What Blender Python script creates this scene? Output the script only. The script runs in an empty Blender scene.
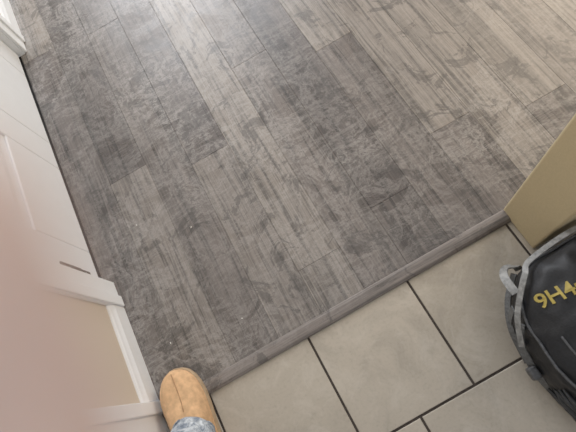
import bpy, bmesh, math, random
from mathutils import Vector, Matrix, noise
from mathutils.bvhtree import BVHTree
random.seed(31)
H=1.25
C=bpy.context.scene.collection
# ------------------------------------------------------------ helpers
def new_mat(name):
    m=bpy.data.materials.new(name); m.use_nodes=True
    nt=m.node_tree; b=nt.nodes['Principled BSDF']
    return m,nt,b
def N(nt,t,**kw):
    n=nt.nodes.new(t)
    for k,v in kw.items(): setattr(n,k,v)
    return n
def ramp(nt,stops,src=None):
    r=nt.nodes.new('ShaderNodeValToRGB'); e=r.color_ramp.elements
    while len(e)<len(stops): e.new(0.5)
    for i,(p,c) in enumerate(stops):
        e[i].position=p; e[i].color=(c[0],c[1],c[2],1) if hasattr(c,'__len__') else (c,c,c,1)
    if src: nt.links.new(src,r.inputs[0])
    return r
def mix(nt,fac,a,b,mode='MIX'):
    m=nt.nodes.new('ShaderNodeMix'); m.data_type='RGBA'; m.blend_type=mode
    for s,v in ((m.inputs[0],fac),(m.inputs[6],a),(m.inputs[7],b)):
        if hasattr(v,'links'): nt.links.new(v,s)
        elif hasattr(v,'__len__'): s.default_value=(v[0],v[1],v[2],1)
        else: s.default_value=v
    return m.outputs[2]
def noise_tex(nt,vec,scale,detail=4,rough=.55,dist=0):
    n=nt.nodes.new('ShaderNodeTexNoise'); n.inputs['Scale'].default_value=scale
    n.inputs['Detail'].default_value=detail; n.inputs['Roughness'].default_value=rough
    n.inputs['Distortion'].default_value=dist
    if vec: nt.links.new(vec,n.inputs['Vector'])
    return n.outputs['Fac']
def objco(nt,scale=(1,1,1),rot=0):
    t=nt.nodes.new('ShaderNodeTexCoord'); mp=nt.nodes.new('ShaderNodeMapping')
    mp.inputs['Scale'].default_value=scale; mp.inputs['Rotation'].default_value=(0,0,rot)
    nt.links.new(t.outputs['Object'],mp.inputs[0]); return mp.outputs[0]
def bump(nt,b,h,strength=.2,dist=.002):
    n=nt.nodes.new('ShaderNodeBump'); n.inputs['Strength'].default_value=strength
    n.inputs['Distance'].default_value=dist
    nt.links.new(h,n.inputs['Height']); nt.links.new(n.outputs[0],b.inputs['Normal'])
def simple(name,col,rough=.5,nscale=40,var=.12,bs=.15,metal=0):
    m,nt,b=new_mat(name); v=objco(nt); f=noise_tex(nt,v,nscale)
    r=ramp(nt,[(.3,[c*(1-var) for c in col]),(.7,[min(1,c*(1+var)) for c in col])],f)
    nt.links.new(r.outputs[0],b.inputs['Base Color']); b.inputs['Roughness'].default_value=rough
    b.inputs['Metallic'].default_value=metal
    bump(nt,b,f,bs,.001); return m
def obj(name,bm,mats,parent=None,smooth=False):
    me=bpy.data.meshes.new(name); bm.normal_update(); bm.to_mesh(me); bm.free()
    o=bpy.data.objects.new(name,me); C.objects.link(o)
    for m in (mats if isinstance(mats,(list,tuple)) else [mats]): me.materials.append(m)
    if smooth:
        for p in me.polygons: p.use_smooth=True
    if parent: o.parent=parent
    return o
def empty(name,loc=(0,0,0)):
    e=bpy.data.objects.new(name,None); e.location=loc; e.empty_display_size=.05; C.objects.link(e); return e
def box(bm,x0,x1,y0,y1,z0,z1,mi=0):
    vs=[bm.verts.new(p) for p in ((x0,y0,z0),(x1,y0,z0),(x1,y1,z0),(x0,y1,z0),(x0,y0,z1),(x1,y0,z1),(x1,y1,z1),(x0,y1,z1))]
    for f in ((0,3,2,1),(4,5,6,7),(0,1,5,4),(1,2,6,5),(2,3,7,6),(3,0,4,7)):
        fc=bm.faces.new([vs[i] for i in f]); fc.material_index=mi
def bevel_mod(o,w=.003,s=2):
    m=o.modifiers.new('bevel','BEVEL'); m.width=w; m.segments=s; m.limit_method='ANGLE'
def slabpiece(bm,x0,x1,y0,y1,zt,thick,ch,gap):
    x0+=gap;x1-=gap;y0+=gap;y1-=gap
    if x1-x0<3*ch or y1-y0<3*ch: return
    lay=[(0,zt-thick),(0,zt-ch),(ch,zt)]
    rings=[]
    for ins,z in lay:
        rings.append([bm.verts.new(p) for p in ((x0+ins,y0+ins,z),(x1-ins,y0+ins,z),(x1-ins,y1-ins,z),(x0+ins,y1-ins,z))])
    for a,b in zip(rings,rings[1:]):
        for i in range(4): bm.faces.new((a[i],a[(i+1)%4],b[(i+1)%4],b[i]))
    bm.faces.new(rings[-1])
def catmull(P,n):
    out=[]
    P=[tuple(p) for p in P]
    for i in range(len(P)-1):
        p0=P[max(i-1,0)];p1=P[i];p2=P[i+1];p3=P[min(i+2,len(P)-1)]
        for k in range(n):
            t=k/n
            out.append(tuple(.5*(2*b+(c-a)*t+(2*a-5*b+4*c-d)*t*t+(3*b-a-3*c+d)*t**3) for a,b,c,d in zip(p0,p1,p2,p3)))
    out.append(P[-1]); return out
def tube(bm,pts,radii,seg=16,sub=6,flat=None,cap=True,mi=0):
    Q=catmull([tuple(p)+(r,) for p,r in zip(pts,radii)],sub)
    cen=[Vector(q[:3]) for q in Q]; rad=[max(q[3],1e-5) for q in Q]
    if cap:
        d0=(cen[0]-cen[1]).normalized(); d1=(cen[-1]-cen[-2]).normalized(); r0=rad[0]; r1=rad[-1]
        pre=[(cen[0]+d0*r0*math.sin(a),r0*math.cos(a)) for a in (1.5,1.25,.95,.6,.3)]
        post=[(cen[-1]+d1*r1*math.sin(a),r1*math.cos(a)) for a in (.3,.6,.95,1.25,1.5)]
        cen=[p for p,_ in pre]+cen+[p for p,_ in post]; rad=[r for _,r in pre]+rad+[r for _,r in post]
    t=(cen[1]-cen[0]).normalized(); up=Vector((0,0,1)) if abs(t.z)<.9 else Vector((1,0,0))
    n=(up-t*up.dot(t)).normalized(); rings=[]
    for i,c in enumerate(cen):
        t=(cen[min(i+1,len(cen)-1)]-cen[max(i-1,0)]).normalized()
        n=(n-t*n.dot(t)).normalized(); b=t.cross(n); ring=[]
        for k in range(seg):
            a=2*math.pi*k/seg; o=(n*math.cos(a)+b*math.sin(a))*rad[i]
            if flat: ax=Vector(flat[0]).normalized(); o=o-ax*o.dot(ax)*(1-flat[1])
            ring.append(bm.verts.new(c+o))
        rings.append(ring)
    for a,b in zip(rings,rings[1:]):
        for k in range(seg):
            f=bm.faces.new((a[k],a[(k+1)%seg],b[(k+1)%seg],b[k])); f.material_index=mi
    if cap:
        f=bm.faces.new(rings[0][::-1]); f.material_index=mi
        f=bm.faces.new(rings[-1]); f.material_index=mi
    return rings
# ------------------------------------------------------------ materials
def wood_mat(name,strip=False):
    m,nt,b=new_mat(name); L=nt.links
    tc=N(nt,'ShaderNodeTexCoord'); geo=N(nt,'ShaderNodeNewGeometry')
    off=N(nt,'ShaderNodeVectorMath',operation='SCALE'); off.inputs[0].default_value=(13.1,47.7,5.3)
    L.new(geo.outputs['Random Per Island'],off.inputs['Scale'])
    add=N(nt,'ShaderNodeVectorMath',operation='ADD'); L.new(tc.outputs['Object'],add.inputs[0]); L.new(off.outputs[0],add.inputs[1])
    def mapped(sc):
        mp=N(nt,'ShaderNodeMapping'); mp.inputs['Scale'].default_value=sc; L.new(add.outputs[0],mp.inputs[0]); return mp.outputs[0]
    S=(lambda a,bb:(bb,a,1)) if strip else (lambda a,bb:(a,bb,1))
    k=1.05 if not strip else 1.25
    base=ramp(nt,[(0,[v*k for v in (.085,.071,.066)]),(.25,[v*k for v in (.130,.110,.101)]),(.5,[v*k for v in (.180,.155,.141)]),(.75,[v*k for v in (.225,.197,.177)]),(1,[v*k for v in (.295,.262,.232)])],geo.outputs['Random Per Island'])
    g1=noise_tex(nt,mapped(S(9,.9)),1,6,.6,.8)
    g2=noise_tex(nt,mapped(S(80,2.5)),1,6,.65,.5)
    g3=noise_tex(nt,mapped(S(300,9)),1,2,.5,0)
    c=mix(nt,.85,base.outputs[0],ramp(nt,[(.3,.42),(.5,1),(.7,1.0)],g1).outputs[0],'MULTIPLY')
    c=mix(nt,.9,c,ramp(nt,[(.38,.30),(.50,.92),(.7,1.0)],g2).outputs[0],'MULTIPLY')
    c=mix(nt,.6,c,ramp(nt,[(.35,.5),(.6,1)],g3).outputs[0],'MULTIPLY')
    # dry plaster-dust film, smeared and trodden
    def rotmap(rot,sc):
        mp=N(nt,'ShaderNodeMapping'); mp.inputs['Rotation'].default_value=(0,0,rot); mp.inputs['Scale'].default_value=sc
        L.new(tc.outputs['Object'],mp.inputs[0]); return mp.outputs[0]
    big=noise_tex(nt,tc.outputs['Object'],1.7,3,.5,.4)
    bigr=ramp(nt,[(.36,0.2),(.58,1)],big)
    sm=noise_tex(nt,tc.outputs['Object'],9,9,.74,.7)
    smr=ramp(nt,[(.45,0),(.50,.95),(.56,.15),(.66,.8)],sm)
    fine=noise_tex(nt,tc.outputs['Object'],32,7,.74,1.1)
    finer=ramp(nt,[(.44,0),(.51,1),(.58,.2)],fine)
    d=mix(nt,.75,smr.outputs[0],finer.outputs[0],'MULTIPLY')
    for rot,sc,lo_ in ((.75,(4,34,1),.56),(-.5,(6,50,1),.58),(1.9,(7,42,1),.57)):
        st=noise_tex(nt,rotmap(rot,sc),1,6,.7,1.4); s_=ramp(nt,[(lo_,0),(lo_+.025,.8),(lo_+.06,.05)],st)
        d=mix(nt,.7,d,s_.outputs[0],'SCREEN')
    d=mix(nt,.9,d,bigr.outputs[0],'MULTIPLY')
    dm=N(nt,'ShaderNodeMath',operation='MULTIPLY_ADD'); L.new(d,dm.inputs[0]); dm.inputs[1].default_value=.62 if not strip else .25; dm.inputs[2].default_value=.07
    c=mix(nt,dm.outputs[0],c,(.44,.415,.395))
    wipe=noise_tex(nt,tc.outputs['Object'],10,9,.74,.9)
    wr=ramp(nt,[(.55,0),(.59,.6),(.70,.3)],wipe)
    c=mix(nt,wr.outputs[0],c,(.072,.066,.063))
    L.new(c,b.inputs['Base Color'])
    rr=N(nt,'ShaderNodeMath',operation='MULTIPLY_ADD'); L.new(sm,rr.inputs[0]); rr.inputs[1].default_value=.6; rr.inputs[2].default_value=.06
    L.new(rr.outputs[0],b.inputs['Roughness']); b.inputs['IOR'].default_value=1.55
    bump(nt,b,g2,.2,.0012)
    return m
M_wood=wood_mat('grey_laminate'); M_strip=wood_mat('grey_laminate_strip',True)
def tile_mat():
    m,nt,b=new_mat('beige_ceramic_tile'); L=nt.links
    geo=N(nt,'ShaderNodeNewGeometry'); v=objco(nt)
    base=ramp(nt,[(0,(.42,.375,.31)),(1,(.49,.44,.37))],geo.outputs['Random Per Island'])
    a=noise_tex(nt,v,6,7,.7,.8); s=noise_tex(nt,v,130,3,.6)
    c=mix(nt,.9,base.outputs[0],ramp(nt,[(.3,.72),(.5,.95),(.7,1.0)],a).outputs[0],'MULTIPLY')
    c=mix(nt,.5,c,ramp(nt,[(.3,.82),(.5,1)],s).outputs[0],'MULTIPLY')
    g=noise_tex(nt,v,12,8,.75,.8)
    c=mix(nt,ramp(nt,[(.50,0),(.66,.45)],g).outputs[0],c,(.56,.52,.455))
    L.new(c,b.inputs['Base Color']); b.inputs['Roughness'].default_value=.42; bump(nt,b,a,.15,.004)
    return m
M_tile=tile_mat()
M_grout=simple('dark_grout',(.055,.043,.037),.9,90,.3,.5)
M_gap=simple('dark_seam_underlay',(.05,.045,.043),.9)  # plain dark layer under the planks, showing through their gaps
M_wall=simple('beige_wall_paint',(.62,.54,.43),.75,260,.03,.3)
M_wall2=simple('tan_wall_paint',(.58,.48,.30),.75,260,.05,.35)
M_white=simple('white_trim_paint',(.82,.84,.86),.35,30,.02,.05)
M_door=simple('white_door_paint',(.80,.82,.85),.38,25,.02,.05)
M_bronze=simple('dark_bronze',(.05,.045,.04),.4,80,.2,.1,.8)
M_suede=simple('tan_suede',(.64,.41,.23),.95,55,.20,.45)
M_suede2=simple('tan_suede_seam',(.42,.26,.14),.95,90,.15,.4)
M_sole=simple('rubber_sole',(.42,.31,.20),.8,80,.15,.2)
M_black=simple('black_nylon',(.014,.015,.018),.5,220,.3,.5)
M_black2=simple('black_padding',(.040,.042,.047),.45,120,.3,.3)
M_pipe=simple('charcoal_piping',(.09,.093,.10),.5,160,.3,.3)
M_grey=simple('grey_webbing',(.13,.135,.14),.55,160,.35,.5)
M_silver=simple('silver_reflective_trim',(.27,.27,.265),.45,90,.4,.4)
M_yellow=simple('yellow_print',(.46,.36,.09),.6,80,.15,.1)
M_crumb=simple('plaster_crumb',(.75,.74,.70),.9)
def denim():
    m,nt,b=new_mat('blue_denim'); v=objco(nt)
    w=N(nt,'ShaderNodeTexWave'); w.inputs['Scale'].default_value=220; w.bands_direction='DIAGONAL'; w.inputs['Distortion'].default_value=1
    nt.links.new(v,w.inputs[0])
    f=noise_tex(nt,v,45,5,.7)
    c=ramp(nt,[(.38,(.20,.24,.30)),(.58,(.62,.66,.70))],f)
    cc=mix(nt,.3,c.outputs[0],w.outputs['Color'],'MULTIPLY')
    nt.links.new(cc,b.inputs['Base Color']); b.inputs['Roughness'].default_value=.9; bump(nt,b,w.outputs['Fac'],.3,.001); return m
M_denim=denim()
def skin():
    m,nt,b=new_mat('skin'); v=objco(nt); f=noise_tex(nt,v,60,4)
    c=ramp(nt,[(.3,(.60,.46,.43)),(.7,(.70,.56,.52))],f); nt.links.new(c.outputs[0],b.inputs['Base Color'])
    b.inputs['Roughness'].default_value=.5; b.inputs['Subsurface Weight'].default_value=.15
    b.inputs['Subsurface Radius'].default_value=(.006,.003,.002); b.inputs['Subsurface Scale'].default_value=.4
    bump(nt,b,noise_tex(nt,v,700,2),.15,.0004); return m
M_skin=skin()
M_nail=simple('fingernail',(.74,.58,.53),.3,60,.03,.02)
M_sleeve=simple('grey_sleeve',(.16,.17,.19),.9,150,.2,.4)
# ------------------------------------------------------------ floors
XW=-.449*H
ys=.165*H; yt=.133*H
bm=bmesh.new(); pw=.106*H; x=XW-.02; ci=0
while x<2.6:
    y=ys-.02-((ci*.47+random.random()*.22)%1.0)*1.35
    while y<4.2:
        L_=1.38
        a=max(y,ys-.012); e=min(y+L_,4.2)
        if e>a: slabpiece(bm,x,x+pw,a,e,.004,.008,.0006,.0002)
        y+=L_
    x+=pw; ci+=1
wood=obj('floor_wood_planks',bm,M_wood)
bm=bmesh.new(); box(bm,XW-.10,2.65,ys-.012,4.2,-.03,-.003); u=obj('underlay',bm,M_gap,wood)
bm=bmesh.new(); tp=.243*H
ytop=-.102*H+tp
r=0; ytp=ytop
while ytp>-2.6:
    offx=.151*H+(0 if r==0 else (tp/2 if r%2 else 0))
    x=offx-12*tp
    while x<2.6:
        a=max(x,-1.0); e=min(x+tp,2.6)
        if e>a: slabpiece(bm,a,e,ytp-tp,min(ytp,yt+.02),0,.009,.0015,.0030)
        x+=tp
    ytp-=tp; r+=1
tile=obj('floor_tile',bm,M_tile)
bm=bmesh.new(); box(bm,-1.0,2.6,-2.7,ys-.013,-.03,-.0022); obj('grout',bm,M_grout,tile)
# transition strip (reducer profile)
bm=bmesh.new()
ye=ys-.004
prof=[(yt,-.002),(yt,.004),(yt+.002,.0075),(yt+.008,.0115),(yt+.014,.0125),(ye-.008,.0125),(ye-.002,.011),(ye+.001,.0075),(ye+.001,.0042)]
xs=[XW+.002,.405*H]
rings=[[bm.verts.new((xx,p[0],p[1])) for p in prof] for xx in xs]
n=len(prof)
for i in range(n): bm.faces.new((rings[0][i],rings[0][(i+1)%n],rings[1][(i+1)%n],rings[1][i]))
bm.faces.new(rings[0]); bm.faces.new(rings[1][::-1])
bmesh.ops.recalc_face_normals(bm,faces=bm.faces)
obj('transition_strip',bm,M_strip)
# ------------------------------------------------------------ left wall with doors
c1a,c1b=.402*H,.472*H
dA,dB=.478*H,1.285*H
c2a,c2b=.105*H,.175*H
T=.13
bm=bmesh.new()
box(bm,XW-T,XW,c2b-.02,c1b-.012,0,2.45)
box(bm,XW-T,XW,dB+.012,4.2,0,2.45)
box(bm,XW-T,XW,c1b-.012,dB+.012,2.06,2.45)
box(bm,XW-T,XW,-.90,c2b-.02,2.06,2.45)
box(bm,XW-T,XW,-2.6,-.90,0,2.45)
obj('wall_left',bm,M_wall)
def casing(name,a,b,z1=2.05,flip=False):
    bm=bmesh.new(); w=b-a
    box(bm,XW,XW+.011,a,b,.004,z1)
    if flip: box(bm,XW+.0105,XW+.018,a+.002,a+w*.42,.004,z1)
    else: box(bm,XW+.0105,XW+.018,b-w*.42,b-.002,.004,z1)
    o=obj(name,bm,M_white); bevel_mod(o,.003,3); return o
def jamb(bm,ya,yb):
    box(bm,XW-T,XW,ya,yb,.004,2.05)
casing('trim_1',c1a,c1b,2.13,flip=True)
casing('trim_2',dB+.006,dB+.006+.07*H,2.13)
casing('trim_3',c2a,c2b,2.13)
bm=bmesh.new(); jamb(bm,c1b-.011,dA-.003); jamb(bm,dB+.003,dB+.0115); box(bm,XW-T,XW,c1b-.011,dB+.0115,2.045,2.058); obj('trim_4',bm,M_white)
bm=bmesh.new(); box(bm,XW,XW+.016,c1b,dB+.006,2.05,2.13); o=obj('trim_5',bm,M_white); bevel_mod(o)
bm=bmesh.new(); jamb(bm,c2a-.001,c2b-.021); o=obj('trim_6',bm,M_white)
def panel_door(name,ya,yb,xf,side=1):
    e=empty(name,(xf,ya,.014)); W=yb-ya; Hd=2.02
    bm=bmesh.new(); box(bm,-.035,-.008,0,W,0,Hd)
    st=.115
    ycols=[(st,W/2-st/2),(W/2+st/2,W-st)]
    zr=[(.24,.90),(1.06,1.62),(1.74,Hd-.12)]
    box(bm,-.0085,0,0,st,0,Hd); box(bm,-.0085,0,W-st,W,0,Hd); box(bm,-.0085,0,W/2-st/2,W/2+st/2,0,Hd)
    zz=[0]+[v for z in zr for v in z]+[Hd]
    for i in range(0,len(zz),2):
        for (a,b) in ycols: box(bm,-.0085,0,a,b,zz[i],zz[i+1])
    o=obj('slab',bm,M_door,e); bevel_mod(o,.0035,2)
    bm=bmesh.new()
    for (a,b) in ycols:
        for z0,z1 in zr:
            i0=.022;i1=.05
            lo=[bm.verts.new(p) for p in ((-.0082,a+i0,z0+i0),(-.0082,b-i0,z0+i0),(-.0082,b-i0,z1-i0),(-.0082,a+i0,z1-i0))]
            hi=[bm.verts.new(p) for p in ((-.001,a+i1,z0+i1),(-.001,b-i1,z0+i1),(-.001,b-i1,z1-i1),(-.001,a+i1,z1-i1))]
            for k in range(4): bm.faces.new((lo[k],lo[(k+1)%4],hi[(k+1)%4],hi[k]))
            bm.faces.new(hi)
    obj('raised_panels',bm,M_door,e)
    bm=bmesh.new(); yk=W-.06
    tube(bm,[(0,yk,.93),(.02,yk,.93),(.035,yk,.93),(.05,yk,.93),(.06,yk,.93)],[.03,.012,.012,.027,.02],20,5)
    obj('knob',bm,M_bronze,e,True)
    return e
d1=panel_door('door_1',dA,dB,XW-.022)
bm=bmesh.new()
for zc in (.135,1.0,1.85):
    for k in range(5):
        z0=zc-.048+k*.0192
        tube(bm,[(.012,.006,z0),(.012,.006,z0+.009),(.012,.006,z0+.0180)],[.0105]*3,14,2,cap=False)
    tube(bm,[(.012,.006,zc-.05),(.012,.006,zc+.05)],[.006,.006],12,2)
    box(bm,.0005,.0025,.006,.034,zc-.046,zc+.046)
obj('hinges',bm,M_bronze,d1)
d2=panel_door('door_2',-.888,c2a-.004,XW-.022)
def baseboard(name,a,b):
    bm=bmesh.new(); pr=[(0,.004),(.013,.004),(.013,.058),(.009,.068),(.007,.076),(.003,.082),(0,.082)]
    R=[[bm.verts.new((XW+p[0],yy,p[1])) for p in pr] for yy in (a,b)]
    n=len(pr)
    for i in range(n): bm.faces.new((R[0][i],R[0][(i+1)%n],R[1][(i+1)%n],R[1][i]))
    bm.faces.new(R[0]); bm.faces.new(R[1][::-1]); bmesh.ops.recalc_face_normals(bm,faces=bm.faces)
    obj(name,bm,M_white)
baseboard('baseboard_left',c2b,c1a); baseboard('baseboard_left.001',dB+.006+.07*H,4.2)
bm=bmesh.new(); box(bm,.405*H,2.6,.062*H,.163*H,.0,2.45)
o=obj('wall_right',bm,M_wall2); bevel_mod(o,.006,3)
# ------------------------------------------------------------ boot
BX=-.470
boot=empty('work_boot',(BX,0,0))
def prof_interp(tab,s):
    for (a,*va),(b,*vb) in zip(tab,tab[1:]):
        if s<=b:
            t=(s-a)/(b-a)
            return [p+(q-p)*t for p,q in zip(va,vb)]
    return list(tab[-1][1:])
tab=[(0,.004,.030,0),(.006,.022,.044,0),(.016,.036,.054,0),(.035,.048,.062,0),(.06,.055,.068,0),(.09,.057,.076,0),(.12,.055,.088,0),(.15,.051,.100,0),(.19,.046,.112,0),(.24,.043,.112,0),(.275,.038,.105,0),(.292,.025,.09,0),(.299,.005,.06,0)]
tip=.25
bm=bmesh.new(); rings=[]; K=28
ss=[0,.002,.006,.011,.018,.027,.038,.05,.063,.077,.09,.105,.12,.135,.15,.17,.19,.215,.24,.26,.275,.285,.292,.297,.299]
for s in ss:
    w,h,_=prof_interp(tab,s); ring=[]
    for k in range(K):
        a=math.pi*k/(K-1); ca,sa=math.cos(a),math.sin(a)
        xx=w*math.copysign(abs(ca)**.75,ca); zz=.018+(h-.018)*abs(sa)**.82
        nz=noise.noise(Vector((xx*30,s*30,zz*30)))*.0022
        ring.append(bm.verts.new((xx*(1+nz*8),tip-s,zz+nz)))
    rings.append(ring)
for a,b in zip(rings,rings[1:]):
    for k in range(K-1): bm.faces.new((a[k],b[k],b[k+1],a[k+1]))
bm.faces.new(rings[0]); bm.faces.new(rings[-1])
bmesh.ops.recalc_face_normals(bm,faces=bm.faces)
up=obj('upper',bm,M_suede,boot,True); m=up.modifiers.new('s','SUBSURF'); m.levels=1; m.render_levels=2
bm=bmesh.new(); 
out=[]
for s in ss: w=prof_interp(tab,s)[0]; out.append((w+.003,tip+.003-s*1.012))
outl=[(x,y) for x,y in out]+[(-x,y) for x,y in reversed(out)]
lv=[(0.0,.97),(.003,1),(.018,1),(.022,.97)]
R=[[bm.verts.new((x*sc,(y-.1)*(.99 if sc<1 else 1)+.1,z)) for x,y in outl] for z,sc in lv]
n=len(outl)
for a,b in zip(R,R[1:]):
    for k in range(n): bm.faces.new((a[k],a[(k+1)%n],b[(k+1)%n],b[k]))
bm.faces.new(R[0]); bm.faces.new(R[-1]); bmesh.ops.recalc_face_normals(bm,faces=bm.faces)
obj('sole',bm,M_sole,boot,False)
bm=bmesh.new()
def surf(s,fr):
    w,h,_=prof_interp(tab,s); a=math.acos(max(-1,min(1,fr))); sa=math.sin(a)
    return Vector((w*math.copysign(abs(fr)**.75,fr),tip-s,.018+(h-.018)*abs(sa)**.82+.0006))
tube(bm,[surf(s,.12) for s in (.012,.03,.05,.07,.09,.11)],[.0012]*6,8,4)
obj('seams',bm,M_suede2,boot,True)
bm=bmesh.new()
tube(bm,[(0,.02,.06),(0,.015,.11),(0,.008,.16),(0,0,.21)],[.045,.047,.049,.052],28,5,cap=False)
o=obj('shaft',bm,M_suede,boot,True); so=o.modifiers.new('s','SOLIDIFY'); so.thickness=.004
boot.rotation_euler=(math.radians(2.6),0,math.radians(1)); boot.location=(BX,.014,.004)
# jeans
bm=bmesh.new()
dx=BX+.44
pts=[(-.44+dx,.074,.092),(-.44+dx,.056,.13),(-.44+dx,.010,.20),(-.435,-.03,.30),(-.42,-.06,.42),(-.40,-.05,.52),(-.35,-.13,.66),(-.27,-.25,.84)]
rad=[.063,.064,.068,.072,.076,.082,.09,.10]
R=tube(bm,pts,rad,48,10,cap=False)
for i,ring in enumerate(R):
    c=sum((w.co for w in ring),Vector())/len(ring)
    for v in ring:
        f=noise.noise(Vector((v.co.x*9,v.co.y*9,v.co.z*30)))*.008+noise.noise(v.co*45)*.0045
        d=(v.co-c).normalized()
        v.co+=d*f
for k,v in enumerate(R[0]): v.co.z+=.004*math.sin(k*.6)
jn=obj('jeans_leg',bm,M_denim,None,True); so=jn.modifiers.new('s','SOLIDIFY'); so.thickness=.003
# ------------------------------------------------------------ bag
BL=Vector((.52,-.155,0))
bag=empty('backpack',BL)
BH=.245
def bagpt(th,z,push=0):
    hx,hy=.205,.205
    ex=.74
    z0=.60
    zz=z*BH
    if z>z0:
        t=(z-z0)/(1-z0); zz=BH*(z0+(1-z0)*math.sin(min(1,t)*math.pi/2)); k=max(0.0,math.cos(min(1,t)*math.pi/2))**.75
    else:
        t=0; k=.90+.10*math.sin(z/z0*math.pi/2)
    c,s=math.cos(th),math.sin(th)
    x=hx*math.copysign(abs(c)**ex,c)*k; y=hy*math.copysign(abs(s)**ex,s)*k
    q=Vector((x*8,y*8,zz*10))
    n_=noise.noise(q)*.014+(1-abs(noise.noise(q*2.3+Vector((3,1,2))))*2)*.006+noise.noise(q*5)*.0025
    d=Vector((x,y,0)) 
    if d.length>1e-6: d.normalize()
    nn=(d*(1-t)+Vector((0,0,t))).normalized()
    return Vector((x,y,zz))+nn*(n_+push)
bm=bmesh.new(); K=140; Z=64; rings=[]
for j in range(Z+1):
    z=j/Z*.998
    rings.append([bm.verts.new(bagpt(2*math.pi*k/K,z)) for k in range(K)])
for v in rings[0]: v.co.z=0.001
for a,b in zip(rings,rings[1:]):
    for k in range(K): bm.faces.new((a[k],a[(k+1)%K],b[(k+1)%K],b[k]))
bm.faces.new(rings[0][::-1]); bm.faces.new(rings[-1])
bm.normal_update(); bvh=BVHTree.FromBMesh(bm)
obj('body',bm,M_black,bag,True)
D=math.radians
bm=bmesh.new()
for i in range(9):
    zc=.06+i*.072; rr=.0058
    P=[bagpt(D(a),zc+.05*math.sin(D(a*1.5)),.003) for a in range(188,341,8)]
    tube(bm,P,[rr*.4]+[rr]*(len(P)-2)+[rr*.4],10,3)
obj('padded_ribs',bm,M_black2,bag,True)
bm=bmesh.new()
P=[bagpt(D(a),.70+.04*math.sin(D(2*a)),.002) for a in range(0,361,10)]
tube(bm,P,[.0032]*len(P),8,2)
P=[bagpt(D(a),.80+.03*math.sin(D(2*a)),.002) for a in range(170,341,10)]
tube(bm,P,[.0026]*len(P),8,2)
obj('piping',bm,M_pipe,bag,True)
def drape(x,y,push):
    hit=bvh.ray_cast(Vector((x,y,1)),Vector((0,0,-1)))
    return (hit[0]+Vector((0,0,push))) if hit[0] else Vector((x,y,.01))
def ribbon(bm,P,w,th=.003,wd=None):
    Q=[Vector(q) for q in catmull(P,6)]
    rings=[]
    for i,q in enumerate(Q):
        t=(Q[min(i+1,len(Q)-1)]-Q[max(i-1,0)]).normalized()
        side=t.cross(Vector(wd)).normalized()
        nrm=side.cross(t).normalized()
        rings.append([bm.verts.new(q+side*a*w/2+nrm*b*th/2) for a,b in ((-1,-1),(1,-1),(1,1),(-1,1))])
    for a,b in zip(rings,rings[1:]):
        for k in range(4): bm.faces.new((a[k],a[(k+1)%4],b[(k+1)%4],b[k]))
    bm.faces.new(rings[0][::-1]); bm.faces.new(rings[-1])
bm=bmesh.new()
ribbon(bm,[bagpt(D(196),.06,.006),bagpt(D(182),.30,.008),bagpt(D(170),.50,.010),bagpt(D(158),.66,.010)],.018,.003,(-.6,.2,.6))
ribbon(bm,[bagpt(D(168),.06,.006),bagpt(D(156),.35,.010),bagpt(D(148),.62,.012)],.016,.003,(-.6,.4,.5))
ribbon(bm,[bagpt(D(178),.20,.008),bagpt(D(160),.36,.010),bagpt(D(140),.45,.010),bagpt(D(120),.5,.01)],.015,.003,(-.5,.5,.6))
o=obj('webbing_straps',bm,M_grey,bag,False)
bm=bmesh.new()
ribbon(bm,[bagpt(D(170),.56,.012),bagpt(D(156),.66,.014),bagpt(D(142),.70,.018),bagpt(D(126),.72,.022),bagpt(D(112),.70,.016),bagpt(D(85),.70,.012),bagpt(D(50),.70,.010)],.012,.003,(-.3,.4,.85))
ribbon(bm,[bagpt(D(138),.66,.012),bagpt(D(128),.62,.028),bagpt(D(120),.54,.032),bagpt(D(114),.46,.018),bagpt(D(112),.34,.006)],.018,.003,(-.2,.6,.7))
obj('reflective_trim',bm,M_silver,bag,False)
bm=bmesh.new(); p=bagpt(D(180),.38,.010); box(bm,p.x-.010,p.x+.01,p.y-.015,p.y+.015,p.z-.015,p.z+.015); o=obj('buckle',bm,M_pipe,bag); bevel_mod(o,.006,3)
bm=bmesh.new()
tube(bm,[drape(.06,.10,-.005),drape(.05,.08,.03),drape(.05,-.08,.03),drape(.06,-.10,-.005)],[.008]*4,12,8)
obj('grab_handle',bm,M_black2,bag,True)
# lettering printed over the curved cloth
cu=bpy.data.curves.new('lettering','FONT'); cu.body='9H4n'; cu.size=.042; cu.extrude=.0008; cu.offset=.0006
t=bpy.data.objects.new('tmp_letter',cu); C.objects.link(t)
dg=bpy.context.evaluated_depsgraph_get(); me=bpy.data.meshes.new_from_object(t.evaluated_get(dg)); bpy.data.objects.remove(t)
me.materials.clear(); me.materials.append(M_yellow)
ang=D(-6); tx=Vector((math.cos(ang),math.sin(ang),0)); ty=Vector((-math.sin(ang),math.cos(ang),0))
o0=Vector((.358,-.045,0))-BL
for v in me.vertices:
    q=o0+tx*v.co.x+ty*v.co.y
    v.co=drape(q.x,q.y,.002+v.co.z)
lo=bpy.data.objects.new('lettering',me); C.objects.link(lo); lo.parent=bag
# ------------------------------------------------------------ crumbs
bm=bmesh.new()
for (x,y) in [(-.42,.72),(-.27,.62),(-.46,.34),(-.25,.3)]:
    r_=random.uniform(.002,.0035)
    mt=Matrix.Translation((x,y,.004+r_*.5))@Matrix.Rotation(random.random()*3,4,'Z')@Matrix.Diagonal((1,random.uniform(.5,.9),.55,1))
    g=bmesh.ops.create_icosphere(bm,subdivisions=2,radius=r_,matrix=mt)
    for v in g['verts']: v.co+=Vector((random.uniform(-1,1),random.uniform(-1,1),0))*r_*.15
obj('plaster_crumbs',bm,M_crumb)
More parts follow.
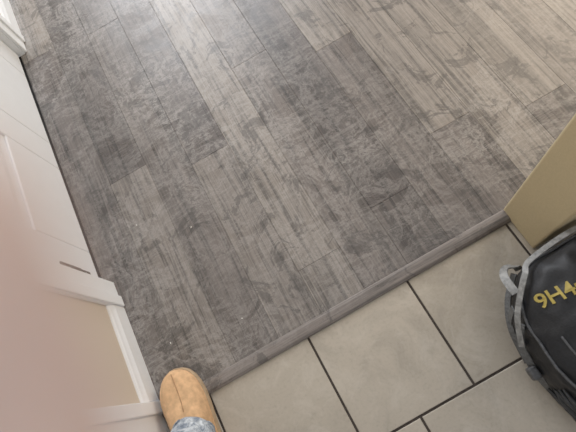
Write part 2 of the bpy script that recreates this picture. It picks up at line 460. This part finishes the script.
# ------------------------------------------------------------ camera
f=460.0; th=math.radians(68.3)
X0=Vector((1,0,0)); U0=Vector((0,math.sin(th),math.cos(th))); F=Vector((0,math.cos(th),-math.sin(th)))
R_=X0*.8675-U0*.4974; U_=X0*.4974+U0*.8675
rot=Matrix((R_,U_,-F)).transposed().to_4x4()
cam=bpy.data.cameras.new('camera'); co=bpy.data.objects.new('camera',cam); C.objects.link(co)
co.matrix_world=Matrix.Translation((0,0,H))@rot
cam.sensor_width=36; cam.lens=f/576*36; cam.clip_start=.002; cam.clip_end=50
cam.dof.use_dof=True; cam.dof.focus_distance=1.45; cam.dof.aperture_fstop=5.8
bpy.context.scene.camera=co
# ------------------------------------------------------------ photographer's hand (steadying the phone; index fingertip strays over the lens corner)
hand=empty('human_hand',(0,0,0)); hand.matrix_world=Matrix.Translation((0,0,H))@rot
mm=.001
def P3(r,u,fw): return Vector((r*mm,u*mm,-fw*mm))
fing={
 'index':([(-18.2,-2.0,20),(-14.6,-24,23),(-17,-50,20),(-34,-92,-2),(-46,-130,-14)],[7.6,8.7,9.2,11,11]),
 'middle':([(-45,-8,10),(-44,-30,17),(-44,-58,18),(-55,-97,-6),(-56,-130,-15)],[7.4,8.6,9.6,11,11]),
 'ring':([(-64,-20,4),(-64,-42,12),(-65,-66,14),(-74,-102,-8),(-68,-135,-17)],[7.0,8.2,9.0,10.5,11]),
 'little':([(-82,-44,-2),(-83,-60,6),(-85,-78,8),(-91,-110,-10),(-80,-142,-18)],[6.2,7.0,7.8,9.5,10]),
 'thumb':([(-14,-72,-30),(-12,-95,-32),(-18,-125,-30),(-42,-158,-22)],[8.5,9.5,11.5,14]),
}
bm=bmesh.new()
for k,(p,r) in fing.items():
    tube(bm,[P3(*q) for q in p],[a*mm for a in r],18,6)
tube(bm,[P3(-45,-98,-8),P3(-55,-130,-18),P3(-60,-165,-24),P3(-62,-190,-28)],[.013,.017,.017,.016],18,6)
tube(bm,[P3(-62,-100,-10),P3(-66,-135,-20),P3(-66,-170,-26),P3(-64,-192,-29)],[.014,.017,.017,.016],18,6)
tube(bm,[P3(-80,-108,-12),P3(-78,-140,-22),P3(-72,-170,-27),P3(-67,-195,-30)],[.013,.015,.016,.016],18,6)
tube(bm,[P3(-63,-185,-27),P3(-66,-220,-38),P3(-70,-270,-60)],[.024,.026,.030],22,6)
hb=obj('hand',bm,M_skin,hand,True)
rm=hb.modifiers.new('r','REMESH'); rm.mode='VOXEL'; rm.voxel_size=.0014; rm.use_smooth_shade=True
sm=hb.modifiers.new('s','SMOOTH'); sm.iterations=6; sm.factor=.6
bm=bmesh.new()
for k in ('index','middle','ring','little','thumb'):
    p=fing[k][0]; a=P3(*p[0]); b=P3(*p[1]); d=(a-b).normalized(); r0=fing[k][1][0]*mm
    nrm=Vector((0,0,-1 if k!='thumb' else 1)); nrm=(nrm-d*nrm.dot(d)).normalized(); s=d.cross(nrm)
    mt=Matrix((s,d,nrm)).transposed().to_4x4(); mt.translation=a+nrm*r0*.72-d*.001
    bmesh.ops.create_uvsphere(bm,u_segments=16,v_segments=10,radius=1,matrix=mt@Matrix.Diagonal((r0*.68,r0*.9,r0*.28,1)))
obj('fingernails',bm,M_nail,hand,True)
bm=bmesh.new(); tube(bm,[P3(-67,-235,-44),P3(-72,-290,-68),P3(-80,-380,-110),P3(-88,-470,-150)],[.036,.040,.047,.054],28,6,cap=False)
o=obj('sleeve',bm,M_sleeve,hand,True); so=o.modifiers.new('s','SOLIDIFY'); so.thickness=.003
# ------------------------------------------------------------ light
w=bpy.data.worlds.new('world'); bpy.context.scene.world=w; w.use_nodes=True
bg=w.node_tree.nodes['Background']; bg.inputs[0].default_value=(.99,.98,.98,1); bg.inputs[1].default_value=.64
def area(name,loc,target,size,sy,power,col):
    l=bpy.data.lights.new(name,'AREA'); l.shape='RECTANGLE'; l.size=size; l.size_y=sy; l.energy=power; l.color=col
    o=bpy.data.objects.new(name,l); C.objects.link(o); o.location=loc
    o.rotation_euler=(Vector(target)-Vector(loc)).to_track_quat('-Z','Y').to_euler()
area('window_light',(0,4.3,2.0),(0,.8,0),2.6,2.0,145,(.92,.95,1))
area('window_light_warm',(2.8,1.6,1.6),(0.5,.7,0),1.6,1.4,42,(1,.85,.66))
bpy.context.scene.view_settings.view_transform='Standard'
